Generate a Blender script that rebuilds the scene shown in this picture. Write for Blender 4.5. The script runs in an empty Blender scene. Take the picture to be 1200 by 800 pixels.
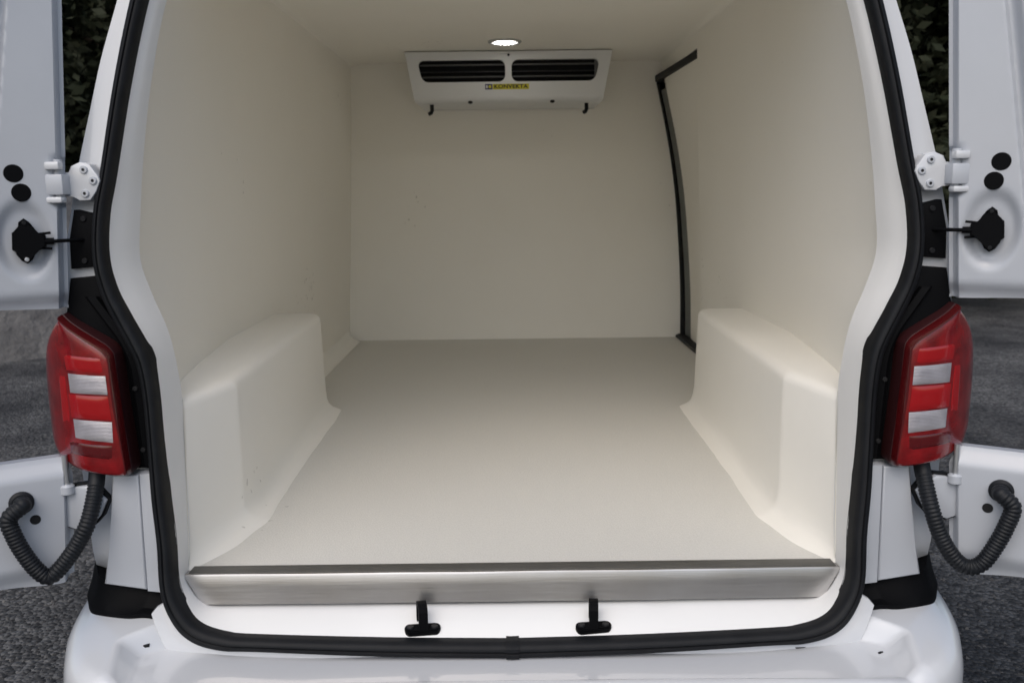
import bpy, bmesh, math, random
from mathutils import Vector, Matrix, noise
random.seed(7)
R = math.radians
scene = bpy.context.scene
col = scene.collection
ZO = 0.62                      # height of the cargo floor above the ground

# ------------------------------------------------------------------ camera
cam = bpy.data.cameras.new('camera'); cam.sensor_width = 36.0; cam.lens = 30.9
cam.shift_x = 0.0025; cam.clip_start = 0.02; cam.clip_end = 2000
camo = bpy.data.objects.new('camera', cam); col.objects.link(camo)
cam.dof.use_dof = True; cam.dof.focus_distance = 1.9; cam.dof.aperture_fstop = 5.6
camo.matrix_world = Matrix.Translation((0, -1.5, 0.673 + ZO)) @ Matrix.Rotation(R(90 - 9.643), 4, 'X') @ Matrix.Rotation(R(-0.7), 4, 'Z')
scene.camera = camo
# ------------------------------------------------------------------ sky, sun, exposure
w = bpy.data.worlds.new('World'); scene.world = w; w.use_nodes = True
nt = w.node_tree; bg = nt.nodes['Background']
sky = nt.nodes.new('ShaderNodeTexSky'); sky.sky_type = 'NISHITA'; sky.sun_disc = False
SUN_EL, SUN_AZ = 48, 197  # azimuth clockwise from +Y: behind the camera
sky.sun_elevation = R(SUN_EL); sky.sun_rotation = R(SUN_AZ)
sky.air_density = 1.0; sky.dust_density = 3.0; sky.ozone_density = 1.0
nt.links.new(sky.outputs[0], bg.inputs[0]); bg.inputs[1].default_value = .11
sl = bpy.data.lights.new('sun', 'SUN'); sl.energy = 1.0; sl.angle = R(70); sl.color = (1, .985, .965)
so = bpy.data.objects.new('sun', sl); col.objects.link(so)
sd = Vector((math.sin(R(SUN_AZ))*math.cos(R(SUN_EL)), math.cos(R(SUN_AZ))*math.cos(R(SUN_EL)), math.sin(R(SUN_EL))))
so.rotation_euler = sd.to_track_quat('Z', 'Y').to_euler(); so.location = (0, -6, 8)
scene.view_settings.view_transform = 'Standard'; scene.view_settings.look = 'None'
scene.view_settings.exposure = 0.32; scene.view_settings.gamma = 1.0
scene.view_settings.use_curve_mapping = False
scene.cycles.max_bounces = 14; scene.cycles.diffuse_bounces = 8; scene.cycles.glossy_bounces = 5

# ------------------------------------------------------------------ materials
def mat(name, color, rough=.5, metal=0., coat=0., bump=None, var=None, spec=.5, extra=None):
    """bump=(scale, strength, distance); var=(scale, amount, second colour)"""
    m = bpy.data.materials.new(name); m.use_nodes = True
    n = m.node_tree.nodes; l = m.node_tree.links; p = n['Principled BSDF']
    p.inputs['Base Color'].default_value = (*color, 1); p.inputs['Roughness'].default_value = rough
    p.inputs['Metallic'].default_value = metal; p.inputs['Coat Weight'].default_value = coat
    p.inputs['Coat Roughness'].default_value = .06; p.inputs['Specular IOR Level'].default_value = spec
    tc = n.new('ShaderNodeTexCoord')
    if var:
        t = n.new('ShaderNodeTexNoise'); t.inputs['Scale'].default_value = var[0]; t.inputs['Detail'].default_value = 6
        t.inputs['Roughness'].default_value = .6
        l.new(tc.outputs['Object'], t.inputs['Vector'])
        r = n.new('ShaderNodeValToRGB'); r.color_ramp.elements[0].position = .38; r.color_ramp.elements[1].position = .68
        r.color_ramp.elements[0].color = (*color, 1); r.color_ramp.elements[1].color = (*var[2], 1)
        l.new(t.outputs['Fac'], r.inputs['Fac'])
        mx = n.new('ShaderNodeMixRGB'); mx.inputs[0].default_value = var[1]; mx.inputs[1].default_value = (*color, 1)
        l.new(r.outputs[0], mx.inputs[2]); l.new(mx.outputs[0], p.inputs['Base Color'])
    if bump:
        t = n.new('ShaderNodeTexNoise'); t.inputs['Scale'].default_value = bump[0]; t.inputs['Detail'].default_value = 4
        l.new(tc.outputs['Object'], t.inputs['Vector'])
        b = n.new('ShaderNodeBump'); b.inputs['Strength'].default_value = bump[1]; b.inputs['Distance'].default_value = bump[2]
        l.new(t.outputs['Fac'], b.inputs['Height']); l.new(b.outputs[0], p.inputs['Normal'])
    if extra: extra(m, n, l, p, tc)
    return m

def grime(dots_scale, thresh, dcol, smooth_scale=1.6):
    """handling marks: sparse small dark flecks and broad faint smudges with shapes of their own"""
    def f(m, n, l, p, tc):
        base = p.inputs['Base Color'].links[0].from_socket if p.inputs['Base Color'].links else None
        v = n.new('ShaderNodeTexNoise'); v.inputs['Scale'].default_value = dots_scale; v.inputs['Detail'].default_value = .5
        l.new(tc.outputs['Object'], v.inputs['Vector'])
        g = n.new('ShaderNodeTexNoise'); g.inputs['Scale'].default_value = smooth_scale; g.inputs['Detail'].default_value = 3
        l.new(tc.outputs['Object'], g.inputs['Vector'])
        ad = n.new('ShaderNodeMath'); ad.operation = 'MULTIPLY'; l.new(v.outputs['Fac'], ad.inputs[0]); l.new(g.outputs['Fac'], ad.inputs[1])
        r = n.new('ShaderNodeMapRange'); r.inputs[1].default_value = thresh; r.inputs[2].default_value = thresh + .025
        r.inputs[3].default_value = 0; r.inputs[4].default_value = .4; l.new(ad.outputs[0], r.inputs[0])
        mx = n.new('ShaderNodeMixRGB'); l.new(r.outputs[0], mx.inputs[0]); mx.inputs[2].default_value = (*dcol, 1)
        if base: l.new(base, mx.inputs[1])
        else: mx.inputs[1].default_value = p.inputs['Base Color'].default_value
        l.new(mx.outputs[0], p.inputs['Base Color'])
        rr = n.new('ShaderNodeMapRange'); rr.inputs[1].default_value = .35; rr.inputs[2].default_value = .7
        rr.inputs[3].default_value = p.inputs['Roughness'].default_value - .07; rr.inputs[4].default_value = p.inputs['Roughness'].default_value + .1
        l.new(g.outputs['Fac'], rr.inputs[0]); l.new(rr.outputs[0], p.inputs['Roughness'])
    return f

GEL = mat('gelcoat', (.90, .878, .815), .42, bump=(9, .10, .01), var=(2.2, .5, (.86, .835, .77)), extra=grime(55, .47, (.30, .28, .24)))
GELF = mat('gelcoat_frame', (.78, .78, .77), .4, bump=(14, .06, .006), var=(3, .4, (.73, .73, .715)))
GELW = mat('gelcoat_wall', (.90, .876, .81), .5, bump=(320, .10, .0010), var=(1.3, .5, (.86, .83, .76)), extra=grime(60, .475, (.33, .31, .27)))
FLOOR = mat('cargo_floor_resin', (.68, .668, .625), .55, bump=(300, .5, .0022), var=(160, .55, (.61, .598, .555)), extra=grime(60, .465, (.36, .35, .32)))
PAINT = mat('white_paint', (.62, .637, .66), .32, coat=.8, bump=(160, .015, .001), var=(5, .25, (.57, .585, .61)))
PAINTD = mat('white_paint_shaded', (.47, .495, .535), .38, coat=.5, bump=(12, .03, .004), var=(9, .35, (.42, .445, .485)))  # same white paint, darkened and blued to hold the shade on the doors
RUB = mat('rubber', (.006, .0068, .0085), .55, spec=.22, bump=(60, .1, .002), var=(30, .5, (.013, .014, .016)))
PLA = mat('black_plastic', (.004, .0042, .005), .55, bump=(500, .2, .0006), spec=.06)
PLAG = mat('grey_black_plastic', (.010, .0105, .012), .5, bump=(300, .15, .0008), spec=.2)
CONDM = mat('conduit_rubber', (.007, .0085, .011), .5, var=(40, .5, (.014, .016, .02)), spec=.3)
STRIPG = mat('dark_grey_strip', (.085, .082, .074), .5, bump=(90, .15, .001), var=(25, .6, (.06, .058, .052)))
EDGE = mat('grey_edge_shade', (.16, .17, .16), .6, var=(12, .5, (.11, .115, .11)))  # grey stands in for the shading in the sliding door's edge recess
VOID = mat('dark_hollow', (.006, .006, .007), .8)
STEEL_C = (.52, .51, .505)
def brushed(m, n, l, p, tc):
    mp = n.new('ShaderNodeMapping'); mp.inputs['Scale'].default_value = (3, 260, 260); l.new(tc.outputs['Object'], mp.inputs[0])
    t = n.new('ShaderNodeTexNoise'); t.inputs['Scale'].default_value = 3; t.inputs['Detail'].default_value = 5; l.new(mp.outputs[0], t.inputs[0])
    r = n.new('ShaderNodeMapRange'); r.inputs[3].default_value = .22; r.inputs[4].default_value = .42; l.new(t.outputs['Fac'], r.inputs[0])
    l.new(r.outputs[0], p.inputs['Roughness'])
    b = n.new('ShaderNodeBump'); b.inputs['Strength'].default_value = .12; b.inputs['Distance'].default_value = .001
    l.new(t.outputs['Fac'], b.inputs['Height']); l.new(b.outputs[0], p.inputs['Normal'])
STEEL = mat('brushed_steel', STEEL_C, .35, metal=1, var=(7, .4, (.40, .375, .34)), extra=brushed)
ZINC = mat('zinc', (.62, .63, .64), .4, metal=.9)
def ribs(m, n, l, p, tc):
    wv = n.new('ShaderNodeTexWave'); wv.bands_direction = 'Z'; wv.inputs['Scale'].default_value = 95
    wv.inputs['Distortion'].default_value = .4
    l.new(tc.outputs['Object'], wv.inputs[0])
    b = n.new('ShaderNodeBump'); b.inputs['Strength'].default_value = .16; b.inputs['Distance'].default_value = .0012
    l.new(wv.outputs['Fac'], b.inputs['Height']); l.new(b.outputs[0], p.inputs['Normal'])
    t = n.new('ShaderNodeTexNoise'); t.inputs['Scale'].default_value = 34; l.new(tc.outputs['Object'], t.inputs[0])
    r = n.new('ShaderNodeValToRGB'); c = p.inputs['Base Color'].default_value
    r.color_ramp.elements[0].position = .35; r.color_ramp.elements[1].position = .7
    r.color_ramp.elements[0].color = (c[0]*.65, c[1]*.65, c[2]*.65, 1); r.color_ramp.elements[1].color = (c[0]*1.2, c[1]*1.3, c[2]*1.3, 1)
    l.new(t.outputs['Fac'], r.inputs[0]); l.new(r.outputs[0], p.inputs['Base Color'])
RED = mat('red_lens', (.20, .0035, .005), .14, coat=1, extra=ribs)
RED2 = mat('red_reflector', (.33, .005, .007), .12, coat=1)
REDD = mat('dark_red_bezel', (.03, .003, .004), .55)
REDD2 = mat('maroon_rim', (.07, .004, .005), .25, coat=.6)
REDM = mat('dark_red_band', (.085, .003, .004), .15, coat=1)
def clr(m, n, l, p, tc):
    wv = n.new('ShaderNodeTexWave'); wv.bands_direction = 'Z'; wv.inputs['Scale'].default_value = 130
    l.new(tc.outputs['Object'], wv.inputs[0])
    b = n.new('ShaderNodeBump'); b.inputs['Strength'].default_value = .35; b.inputs['Distance'].default_value = .0015
    l.new(wv.outputs['Fac'], b.inputs['Height']); l.new(b.outputs[0], p.inputs['Normal'])
CLEAR = mat('clear_lens_reflector', (.46, .44, .46), .28, metal=.4, coat=1, var=(40, .6, (.34, .32, .34)), extra=clr)
UNITM = mat('unit_casing', (.70, .71, .71), .45, bump=(200, .05, .0008))
COIL = mat('coil_fins', (.05, .05, .052), .5, metal=.4)
SLAT = mat('grille_slat', (.10, .10, .10), .5)
YEL = mat('sticker_yellow', (.62, .56, .03), .5)
INK = mat('sticker_ink', (.015, .014, .02), .5)
BLU = mat('sticker_blue', (.03, .03, .12), .5)
WHI = mat('sticker_white', (.6, .6, .6), .5)
GLASS = mat('lamp_lens', (.9, .9, .88), .25)
def emis(m, n, l, p, tc):
    p.inputs['Emission Color'].default_value = (1, .97, .92, 1); p.inputs['Emission Strength'].default_value = .6
LENS_ON = mat('lit_lens', (.8, .8, .8), .4, extra=emis)
def emis2(m, n, l, p, tc):
    p.inputs['Emission Color'].default_value = (1, .96, .9, 1); p.inputs['Emission Strength'].default_value = 20
LED_ON = mat('lit_led', (.9, .9, .9), .4, extra=emis2)
LEAF = mat('dark_leaf', (.017, .022, .011), .7, var=(3, 1, (.034, .036, .020)), spec=.15)
BARK = mat('bark', (.06, .045, .03), .9, bump=(20, .5, .02))
GRAV = mat('gravel', (.085, .083, .082), .9, bump=(14, .8, .05), var=(5, 1, (.14, .135, .13)))
def asph(m, n, l, p, tc):
    v = n.new('ShaderNodeTexVoronoi'); v.inputs['Scale'].default_value = 75; l.new(tc.outputs['Object'], v.inputs['Vector'])
    big = n.new('ShaderNodeTexNoise'); big.inputs['Scale'].default_value = 1.1; big.inputs['Detail'].default_value = 8; big.inputs['Roughness'].default_value = .65
    l.new(tc.outputs['Object'], big.inputs[0])
    r = n.new('ShaderNodeValToRGB'); e = r.color_ramp.elements
    e[0].position = .38; e[0].color = (.020, .020, .0215, 1); e[1].position = .66; e[1].color = (.105, .103, .102, 1)
    l.new(big.outputs['Fac'], r.inputs[0])
    sp = n.new('ShaderNodeValToRGB'); s = sp.color_ramp.elements
    s[0].position = .15; s[0].color = (.45, .45, .45, 1); s[1].position = .95; s[1].color = (2.0, 2.0, 1.95, 1)
    sep = n.new('ShaderNodeSeparateColor'); l.new(v.outputs['Color'], sep.inputs[0]); l.new(sep.outputs[0], sp.inputs[0])
    mx = n.new('ShaderNodeMixRGB'); mx.blend_type = 'MULTIPLY'; mx.inputs[0].default_value = 1
    l.new(r.outputs[0], mx.inputs[1]); l.new(sp.outputs[0], mx.inputs[2]); l.new(mx.outputs[0], p.inputs['Base Color'])
    ad = n.new('ShaderNodeMath'); ad.operation = 'SUBTRACT'; l.new(big.outputs['Fac'], ad.inputs[0]); l.new(v.outputs['Distance'], ad.inputs[1])
    b = n.new('ShaderNodeBump'); b.inputs['Strength'].default_value = 1; b.inputs['Distance'].default_value = .012
    l.new(ad.outputs[0], b.inputs['Height']); l.new(b.outputs[0], p.inputs['Normal'])
ASPH = mat('worn_asphalt', (.06, .06, .06), .85, extra=asph)

# ------------------------------------------------------------------ helpers
def link(name, me, m, parent=None, loc=(0, 0, 0), smooth=True, sharp=35):
    o = bpy.data.objects.new(name, me); col.objects.link(o)
    if m is not None and not me.materials: me.materials.append(m)
    if smooth:
        for p in me.polygons: p.use_smooth = True
        me.set_sharp_from_angle(angle=R(sharp))
    o.parent = parent; o.location = loc
    return o
def obj(name, bm, m, parent=None, loc=(0, 0, 0), smooth=True, sharp=35, recalc=True):
    if recalc: bmesh.ops.recalc_face_normals(bm, faces=bm.faces)
    me = bpy.data.meshes.new(name); bm.to_mesh(me); bm.free()
    return link(name, me, m, parent, loc, smooth, sharp)
def tag(o, label, cat, group=None):
    o['label'] = label; o['category'] = cat
    if group: o['group'] = group
    return o
def empty(name, loc):
    o = bpy.data.objects.new(name, None); col.objects.link(o); o.location = loc; o.empty_display_size = .1; return o
def grid(bm, rows, closed=False):
    vs = [[bm.verts.new(p) for p in r] for r in rows]
    for a, b in zip(vs, vs[1:]):
        n = len(a)
        for i in range(n if closed else n - 1):
            j = (i + 1) % n
            try: bm.faces.new((a[i], a[j], b[j], b[i]))
            except ValueError: pass
    return vs
def cr(pts, n):
    """Catmull-Rom through pts (tuples of any size), n steps per span"""
    out = []; L = len(pts)
    for i in range(L - 1):
        p0 = pts[max(i-1, 0)]; p1 = pts[i]; p2 = pts[i+1]; p3 = pts[min(i+2, L-1)]
        for k in range(n):
            t = k / n
            out.append(tuple(.5*((2*b) + (c-a)*t + (2*a-5*b+4*c-d)*t*t + (3*b-a-3*c+d)*t**3) for a, b, c, d in zip(p0, p1, p2, p3)))
    out.append(tuple(pts[-1])); return out
def box(bm, x0, x1, y0, y1, z0, z1, bev=0, seg=2):
    r = bmesh.ops.create_cube(bm, size=1)['verts']
    for v in r: v.co = Vector(((x0+x1)/2 + v.co.x*(x1-x0), (y0+y1)/2 + v.co.y*(y1-y0), (z0+z1)/2 + v.co.z*(z1-z0)))
    if bev:
        es = list({e for v in r for e in v.link_edges})
        bmesh.ops.bevel(bm, geom=es, offset=bev, segments=seg, affect='EDGES', profile=.5)
def prism(bm, poly, y0, y1, bev=0, seg=2, fy=None):
    """poly in (x, z), extruded from y0 (rear face) to y1"""
    a = [bm.verts.new((x, y0, z)) for x, z in poly]; b = [bm.verts.new((x, y1, z)) for x, z in poly]
    f = bm.faces.new(a); bm.faces.new(b[::-1]); n = len(a)
    for i in range(n): bm.faces.new((a[i], b[i], b[(i+1) % n], a[(i+1) % n]))
    if bev: bmesh.ops.bevel(bm, geom=list(f.edges), offset=bev, segments=seg, affect='EDGES', profile=.5)
def tube(bm, pts, rad, seg=12, caps=True):
    """pts list of Vector; rad number or list"""
    pts = [Vector(p) for p in pts]; n = len(pts); rows = []
    t0 = (pts[1]-pts[0]).normalized(); u = t0.orthogonal().normalized()
    for i, p in enumerate(pts):
        t = (pts[min(i+1, n-1)] - pts[max(i-1, 0)]).normalized()
        u = (u - t*u.dot(t)).normalized(); v = t.cross(u)
        r = rad[i] if isinstance(rad, (list, tuple)) else rad
        rows.append([p + (u*math.cos(2*math.pi*k/seg) + v*math.sin(2*math.pi*k/seg))*r for k in range(seg)])
    vs = grid(bm, rows, True)
    if caps: bm.faces.new(vs[0][::-1]); bm.faces.new(vs[-1])
def disc(bm, c, ax, r0, h, seg=24, bev=0):
    """short cylinder from c along ax"""
    c = Vector(c); ax = Vector(ax).normalized()
    u = ax.orthogonal().normalized(); v = ax.cross(u)
    rs = [(0, r0), (h-bev, r0), (h, r0-bev)] if bev else [(0, r0), (h, r0)]
    vs = grid(bm, [[c + ax*a + (u*math.cos(2*math.pi*k/seg)+v*math.sin(2*math.pi*k/seg))*r for k in range(seg)] for a, r in rs], True)
    bm.faces.new(vs[0][::-1]); bm.faces.new(vs[-1])
def sst(a, b, x):
    t = max(0, min(1, (x-a)/(b-a))); return t*t*(3-2*t)
def ysl(z): return .12*(z-.55) if z > .55 else -.2*(.55-z)**2

# ------------------------------------------------------------------ ground
GB = bmesh.new()
bmesh.ops.create_grid(GB, x_segments=2, y_segments=2, size=150)
g = obj('ground', GB, ASPH, smooth=False); g['kind'] = 'structure'; g['label'] = 'worn dark grey asphalt yard around the van'
# loose chippings lying on the asphalt on both sides of the van
bm = bmesh.new()
for i in range(5200):
    s = random.choice((-1, 1)); x = s*random.uniform(.75, 2.6); y = random.uniform(-.6, 4.5)
    if abs(x) < 1.02 and y > .1: continue
    r = random.uniform(.003, .009)
    vs = [bm.verts.new((x + r*math.cos(a+random.random())*random.uniform(.6, 1.2), y + r*math.sin(a+random.random()*.5)*random.uniform(.6, 1.2), .0005)) for a in (0, 1.57, 3.14, 4.7)]
    t = bm.verts.new((x + random.uniform(-.3, .3)*r, y + random.uniform(-.3, .3)*r, r*random.uniform(.5, 1)))
    for k in range(4): bm.faces.new((vs[k], vs[(k+1) % 4], t))
ch = obj('stone_chippings', bm, GRAV, smooth=False); ch['kind'] = 'stuff'
tag(ch, 'small loose stone chippings scattered over the asphalt', 'chippings')

# ------------------------------------------------------------------ van
van = tag(empty('cargo_van', (0, 2.2, 0)), 'white refrigerated cargo van with both rear doors swung wide open', 'van')
VL = (0, -2.2, ZO)             # van-frame (cargo floor sill = origin) inside the empty
def vp(name, bm, m, **k): return obj(name, bm, m, van, VL, **k)

# opening: (seal x, seal z, lining x, lining y, lining z), top centre to bottom centre
ST = [(0, 1.285, 0, .13, 1.235), (.30, 1.28, .30, .13, 1.233), (.44, 1.255, .43, .125, 1.215), (.52, 1.195, .505, .12, 1.165),
      (.562, 1.115, .545, .11, 1.10), (.603, .99, .584, .09, 1.0), (.636, .855, .617, .08, .863), (.664, .712, .640, .08, .74),
      (.678, .645, .653, .08, .644), (.682, .577, .660, .08, .564), (.671, .518, .644, .08, .50), (.652, .473, .623, .08, .442),
      (.631, .427, .6125, .08, .395), (.6185, .392, .606, .078, .348), (.611, .335, .602, .075, .31), (.607, .25, .600, .065, .22), (.601, .16, .597, .055, .13),
      (.592, .08, .594, .04, .05), (.586, .003, .590, .012, .0), (.566, -.038, .580, -.004, -.024), (.54, -.062, .562, -.007, -.047),
      (.498, -.075, .535, -.009, -.0555), (.446, -.08, .46, -.009, -.0565), (.224, -.088, .224, -.009, -.0575), (0, -.092, 0, -.009, -.058)]
SUB = 6
STF = cr(ST, SUB)
full = [(-a, b, -c, d, e) for a, b, c, d, e in STF[::-1]][:-1] + STF          # bottom centre -> left -> top -> right -> bottom centre
# moulded opening frame (reveal), seal to lining
bm = bmesh.new(); rows = []
for t in (-.12, .0, .06, .14, .3, .5, .7, .85, .94, 1.0):
    row = []
    for sx, sz, lx, ly, lz in full:
        sy = ysl(sz) + .004
        e = t
        x = sx + (lx-sx)*e; z = sz + (lz-sz)*e; y = sy + (ly-sy)*e
        bul = math.sin(max(0, min(1, t))*math.pi)
        if t < 0: y = sy + .012
        kb = 1 - sst(-.06, .02, sz); mid = 1 - sst(.22, .27, abs(sx))
        z += kb*(.006*bul + .004*mid*bul)                # sill pressing, a little higher between the strikers
        y -= (1-kb)*.010*bul*max(0, min(1, t*1.4))
        row.append((x, y, z))
    rows.append(row)
grid(bm, rows)
vp('opening_frame', bm, GELF, sharp=60)

# mid profile of the cargo box, matched to the stations 0..17
WP = [(0, 1.238), (.30, 1.238), (.60, 1.237), (.668, 1.231), (.689, 1.200), (.694, 1.0), (.700, .863), (.706, .74), (.710, .644), (.714, .564),
      (.717, .50), (.720, .442), (.7215, .395), (.7245, .348), (.727, .31), (.731, .22), (.735, .13), (.739, .05), (.742, 0)]
HALF = cr([(*a, *b) for a, b in zip(ST[:19], WP)], SUB)
YS = [0, .004, .01, .02, .035, .05, .075, .1, .18, .28, .4, .55, .75, 1.0, 1.4, 1.8, 1.801, 2.2, 2.545]
YB = 2.535
def lin(i, y, s):
    sx, sz, lx, ly, lz, wx, wz = HALF[i]
    t = min(1, y/.75)**.48
    yy = ly + (y if y > .75 else y*(1 - ly/.75*min(1, y/.75)) ) if y < .75 else y
    x = lx + (wx-lx)*t; z = lz + (wz-lz)*t
    und = sst(0, .12, y)*.0022*noise.noise((x*3*s, yy*2.3, z*3+5))
    return (s*(x+und), yy, z)
k0 = 3*SUB + 2                                            # ceiling / wall split, in the corner
bm = bmesh.new()
idx = list(range(0, k0+1))
grid(bm, [[lin(i, y, -1) for i in idx[::-1]][:-1] + [lin(i, y, 1) for i in idx] for y in YS])
vp('ceiling_lining', bm, GELW, sharp=50)
bm = bmesh.new(); grid(bm, [[lin(i, y, -1) for i in range(k0, len(HALF))] for y in YS])
vp('side_lining', bm, GELW, sharp=50)
bm = bmesh.new(); grid(bm, [[lin(i, y, 1) for i in range(k0, len(HALF))] for y in YS if y <= 1.8])
hdr = [i for i in range(k0, len(HALF)) if HALF[i][6] > 1.165]
grid(bm, [[lin(i, y, 1) for i in hdr] for y in YS if y >= 1.8])
# return edge of the wall at the side doorway
grid(bm, [[lin(i, 1.8, 1) for i in range(hdr[-1], len(HALF))], [tuple(Vector(lin(i, 1.8, 1)) + Vector((.06, .004, 0))) for i in range(hdr[-1], len(HALF))]])
vp('side_lining', bm, GELW, sharp=50)

# sliding side door seen from inside: curved panel, black gasket round it
DP = [(.795, 0), (.789, .26), (.767, .57), (.744, .76), (.710, .947), (.661, 1.165)]
def dx(z):
    for (x0, z0), (x1, z1) in zip(DP, DP[1:]):
        if z <= z1: return x0 + (x1-x0)*(z-z0)/(z1-z0)
    return DP[-1][0]
DPF = cr(DP, 6)
bm = bmesh.new(); rows = []
for y in (1.70, 1.8, 2.0, 2.2, 2.36, 2.42, 2.44, 2.56):
    f = (y-1.7)/.86; rows.append([(.035*sst(2.40, 2.5, y) + max(x + .02, (.742-.05*z) + .018) * (1-f) + (x + .02*(.35 + .75*(1 - z/1.165)))*f, y, min(z, 1.172)) for x, z in DPF])
grid(bm, rows); sdp = vp('sliding_door_panel', bm, GELW)
bm = bmesh.new()
rows = []
for x, z in [q for q in DPF if q[1] < 1.15]:
    k = .45 + .9*(1 - z/1.165); rows.append([(x-.001, 2.534, z), (x+.003*k, 2.522, z), (x+.010*k, 2.517, z), (x+.020*k, 2.522, z), (x+.024*k, 2.56, z)])
grid(bm, rows)
rows = []
for y in (1.802, 2.0, 2.2, 2.4, 2.535):                    # top run
    f = (y-1.8)/.735; xi = .693*(1-f) + .660*f
    rows.append([(xi, y, 1.172), (xi-.001, y, 1.162), (xi+.001, y, 1.146), (xi+.03, y, 1.140), (xi+.06, y, 1.172)])
grid(bm, rows)
grid(bm, [[(.772, y, .002), (.776, y, .012), (.79, y, .016), (.81, y, .014), (.84, y, .004)] for y in (1.75, 2.0, 2.3, 2.54)])
gk = obj('door_gasket', bm, RUB, sdp)
bm = bmesh.new()
grid(bm, [[(x + o_*(.55 + .55*(1-z/1.165)), y, z) for x, z in DPF if z < 1.14] for y, o_ in ((2.43, .032), (2.46, .028), (2.49, .024), (2.511, .017))])
obj('door_edge_shade', bm, EDGE, sdp)  # strip added beside the gasket, shading put into its colour

# bulkhead
bm = bmesh.new()
prof = [(-.80, -.02), (-.80, 1.26), (.73, 1.26), (.73, 1.168)] + [(x, z) for x, z in DPF[::-1]] + [(.795, -.02)]
prism(bm, prof, YB, YB+.04)
vp('bulkhead', bm, GEL, smooth=False)
# floor
bm = bmesh.new()
FP = [(-.586, .0), (.586, .0), (.62, .06), (.84, .2), (.84, 2.56), (-.84, 2.56), (-.84, .2), (-.62, .06)]
v0 = [bm.verts.new((x, y, 0)) for x, y in FP]; v1 = [bm.verts.new((x, y, -.05)) for x, y in FP]
bm.faces.new(v0); bm.faces.new(v1[::-1])
for i in range(8): bm.faces.new((v0[i], v1[i], v1[(i+1) % 8], v0[(i+1) % 8]))
vp('cargo_floor', bm, FLOOR, smooth=False)
# cove where the left wall meets the floor, and along the bulkhead
bm = bmesh.new(); rows = []
for y in [1.1 + .1*i for i in range(15)]:
    j = .002*noise.noise((y*7, 0, 3)); rows.append([(-.688+j, y, .0015), (-.700, y, .006), (-.718, y, .016), (-.734, y, .034), (-.742, y, .06)])
grid(bm, rows); vp('floor_cove', bm, GEL)

# wheel-arch boxes
for s in (-1, 1):
    pl = cr([(.602, .035, 0), (.587, .10, 0), (.566, .205, 0), (.558, .243, 0), (.5565, .258, 0), (.557, .275, 0), (.559, .35, 0), (.566, .55, 0), (.576, .85, 0), (.584, 1.12, 0), (.587, 1.19, 0), (.592, 1.222, 0), (.605, 1.236, 0), (.64, 1.24, 0), (.76, 1.24, 0)], 6)
    pl = [Vector((x, y, 0)) for x, y, _ in pl]; bm = bmesh.new(); rows = []
    nn = len(pl); off = []
    for i in range(nn):
        t = (pl[min(i+1, nn-1)] - pl[max(i-1, 0)]).normalized(); off.append(Vector((-t.y, t.x, 0)))
    for k, (o, z) in enumerate([(.046, -.001), (.040, .003), (.030, .007), (.018, .012), (.008, .021), (.002, .036), (0, .06), (0, .17), (0, .285), (-.002, .294), (-.007, .301), (-.015, .305), (-.03, .3065), (-.09, .307), (-.2, .307)]):
        row = []
        for i in range(nn):
            y = pl[i].y; fade = sst(.0, .16, y)*.75 + .25
            oo = o*(fade if o > 0 else 1)
            if o > 0: oo *= (1 - sst(1.2, 1.24, y)*.95)
            if o > 0: oo += .0035*noise.noise((y*9, s*4, k*.3))*fade
            q = pl[i] + off[i]*oo
            fr_ = max(0, min(1, (z if z > 0 else 0)/.31)); y0_ = .012 + .063*fr_**.75; x0_ = .590 + .012*fr_
            if y < .2:
                q.y = y0_ + (max(q.y, .035)-.035)*(.2-y0_)/.165
                if i == 0: q.x = x0_ if o >= -.02 else q.x
            if o <= -.03 and i > 0:
                q = Vector((max(pl[i].x, min(.77, pl[i].x - o)), min(y, 1.225), 0)) if y > 1.2 else Vector((pl[i].x - o, y, 0))
            lean = .010*(1 - z/.307)*sst(.5, 1.2, y) if o <= 0 else .010*sst(.5, 1.2, y)
            zz = z + (.0015*noise.noise((q.x*8, q.y*5, s)) if z > .1 else 0)
            row.append((s*(q.x - lean), q.y, zz))
        rows.append(row)
    grid(bm, rows); vp('wheel_arch_box', bm, GEL, sharp=60)

# stainless sill strip: folded angle with clipped ends
bm = bmesh.new(); rows = []
T = [(0, .006, .0030), (0, -.0095, .0030), (.0, -.012, .0024), (.0, -.0135, -.001), (.0, -.0165, -.02), (.0, -.0210, -.0500), (.0, -.0195, -.0515)]
for k in range(61):
    u = -1 + 2*k/60; row = []
    for i, (_, y, z) in enumerate(T):
        hw = .584 if z > .003 else (.588 if z > -.004 else .588 - (-z-.002)*.62)
        row.append((u*hw, y - .0012*(1-u*u) + .0016*noise.noise((u*4, z*12, 0)), z))
    rows.append(row)
grid(bm, rows); vp('steel_sill_strip', bm, STEEL, sharp=50)
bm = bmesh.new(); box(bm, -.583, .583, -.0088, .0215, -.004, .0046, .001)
vp('sill_top_strip', bm, STRIPG)  # dark grey strip along the top of the sill angle

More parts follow.
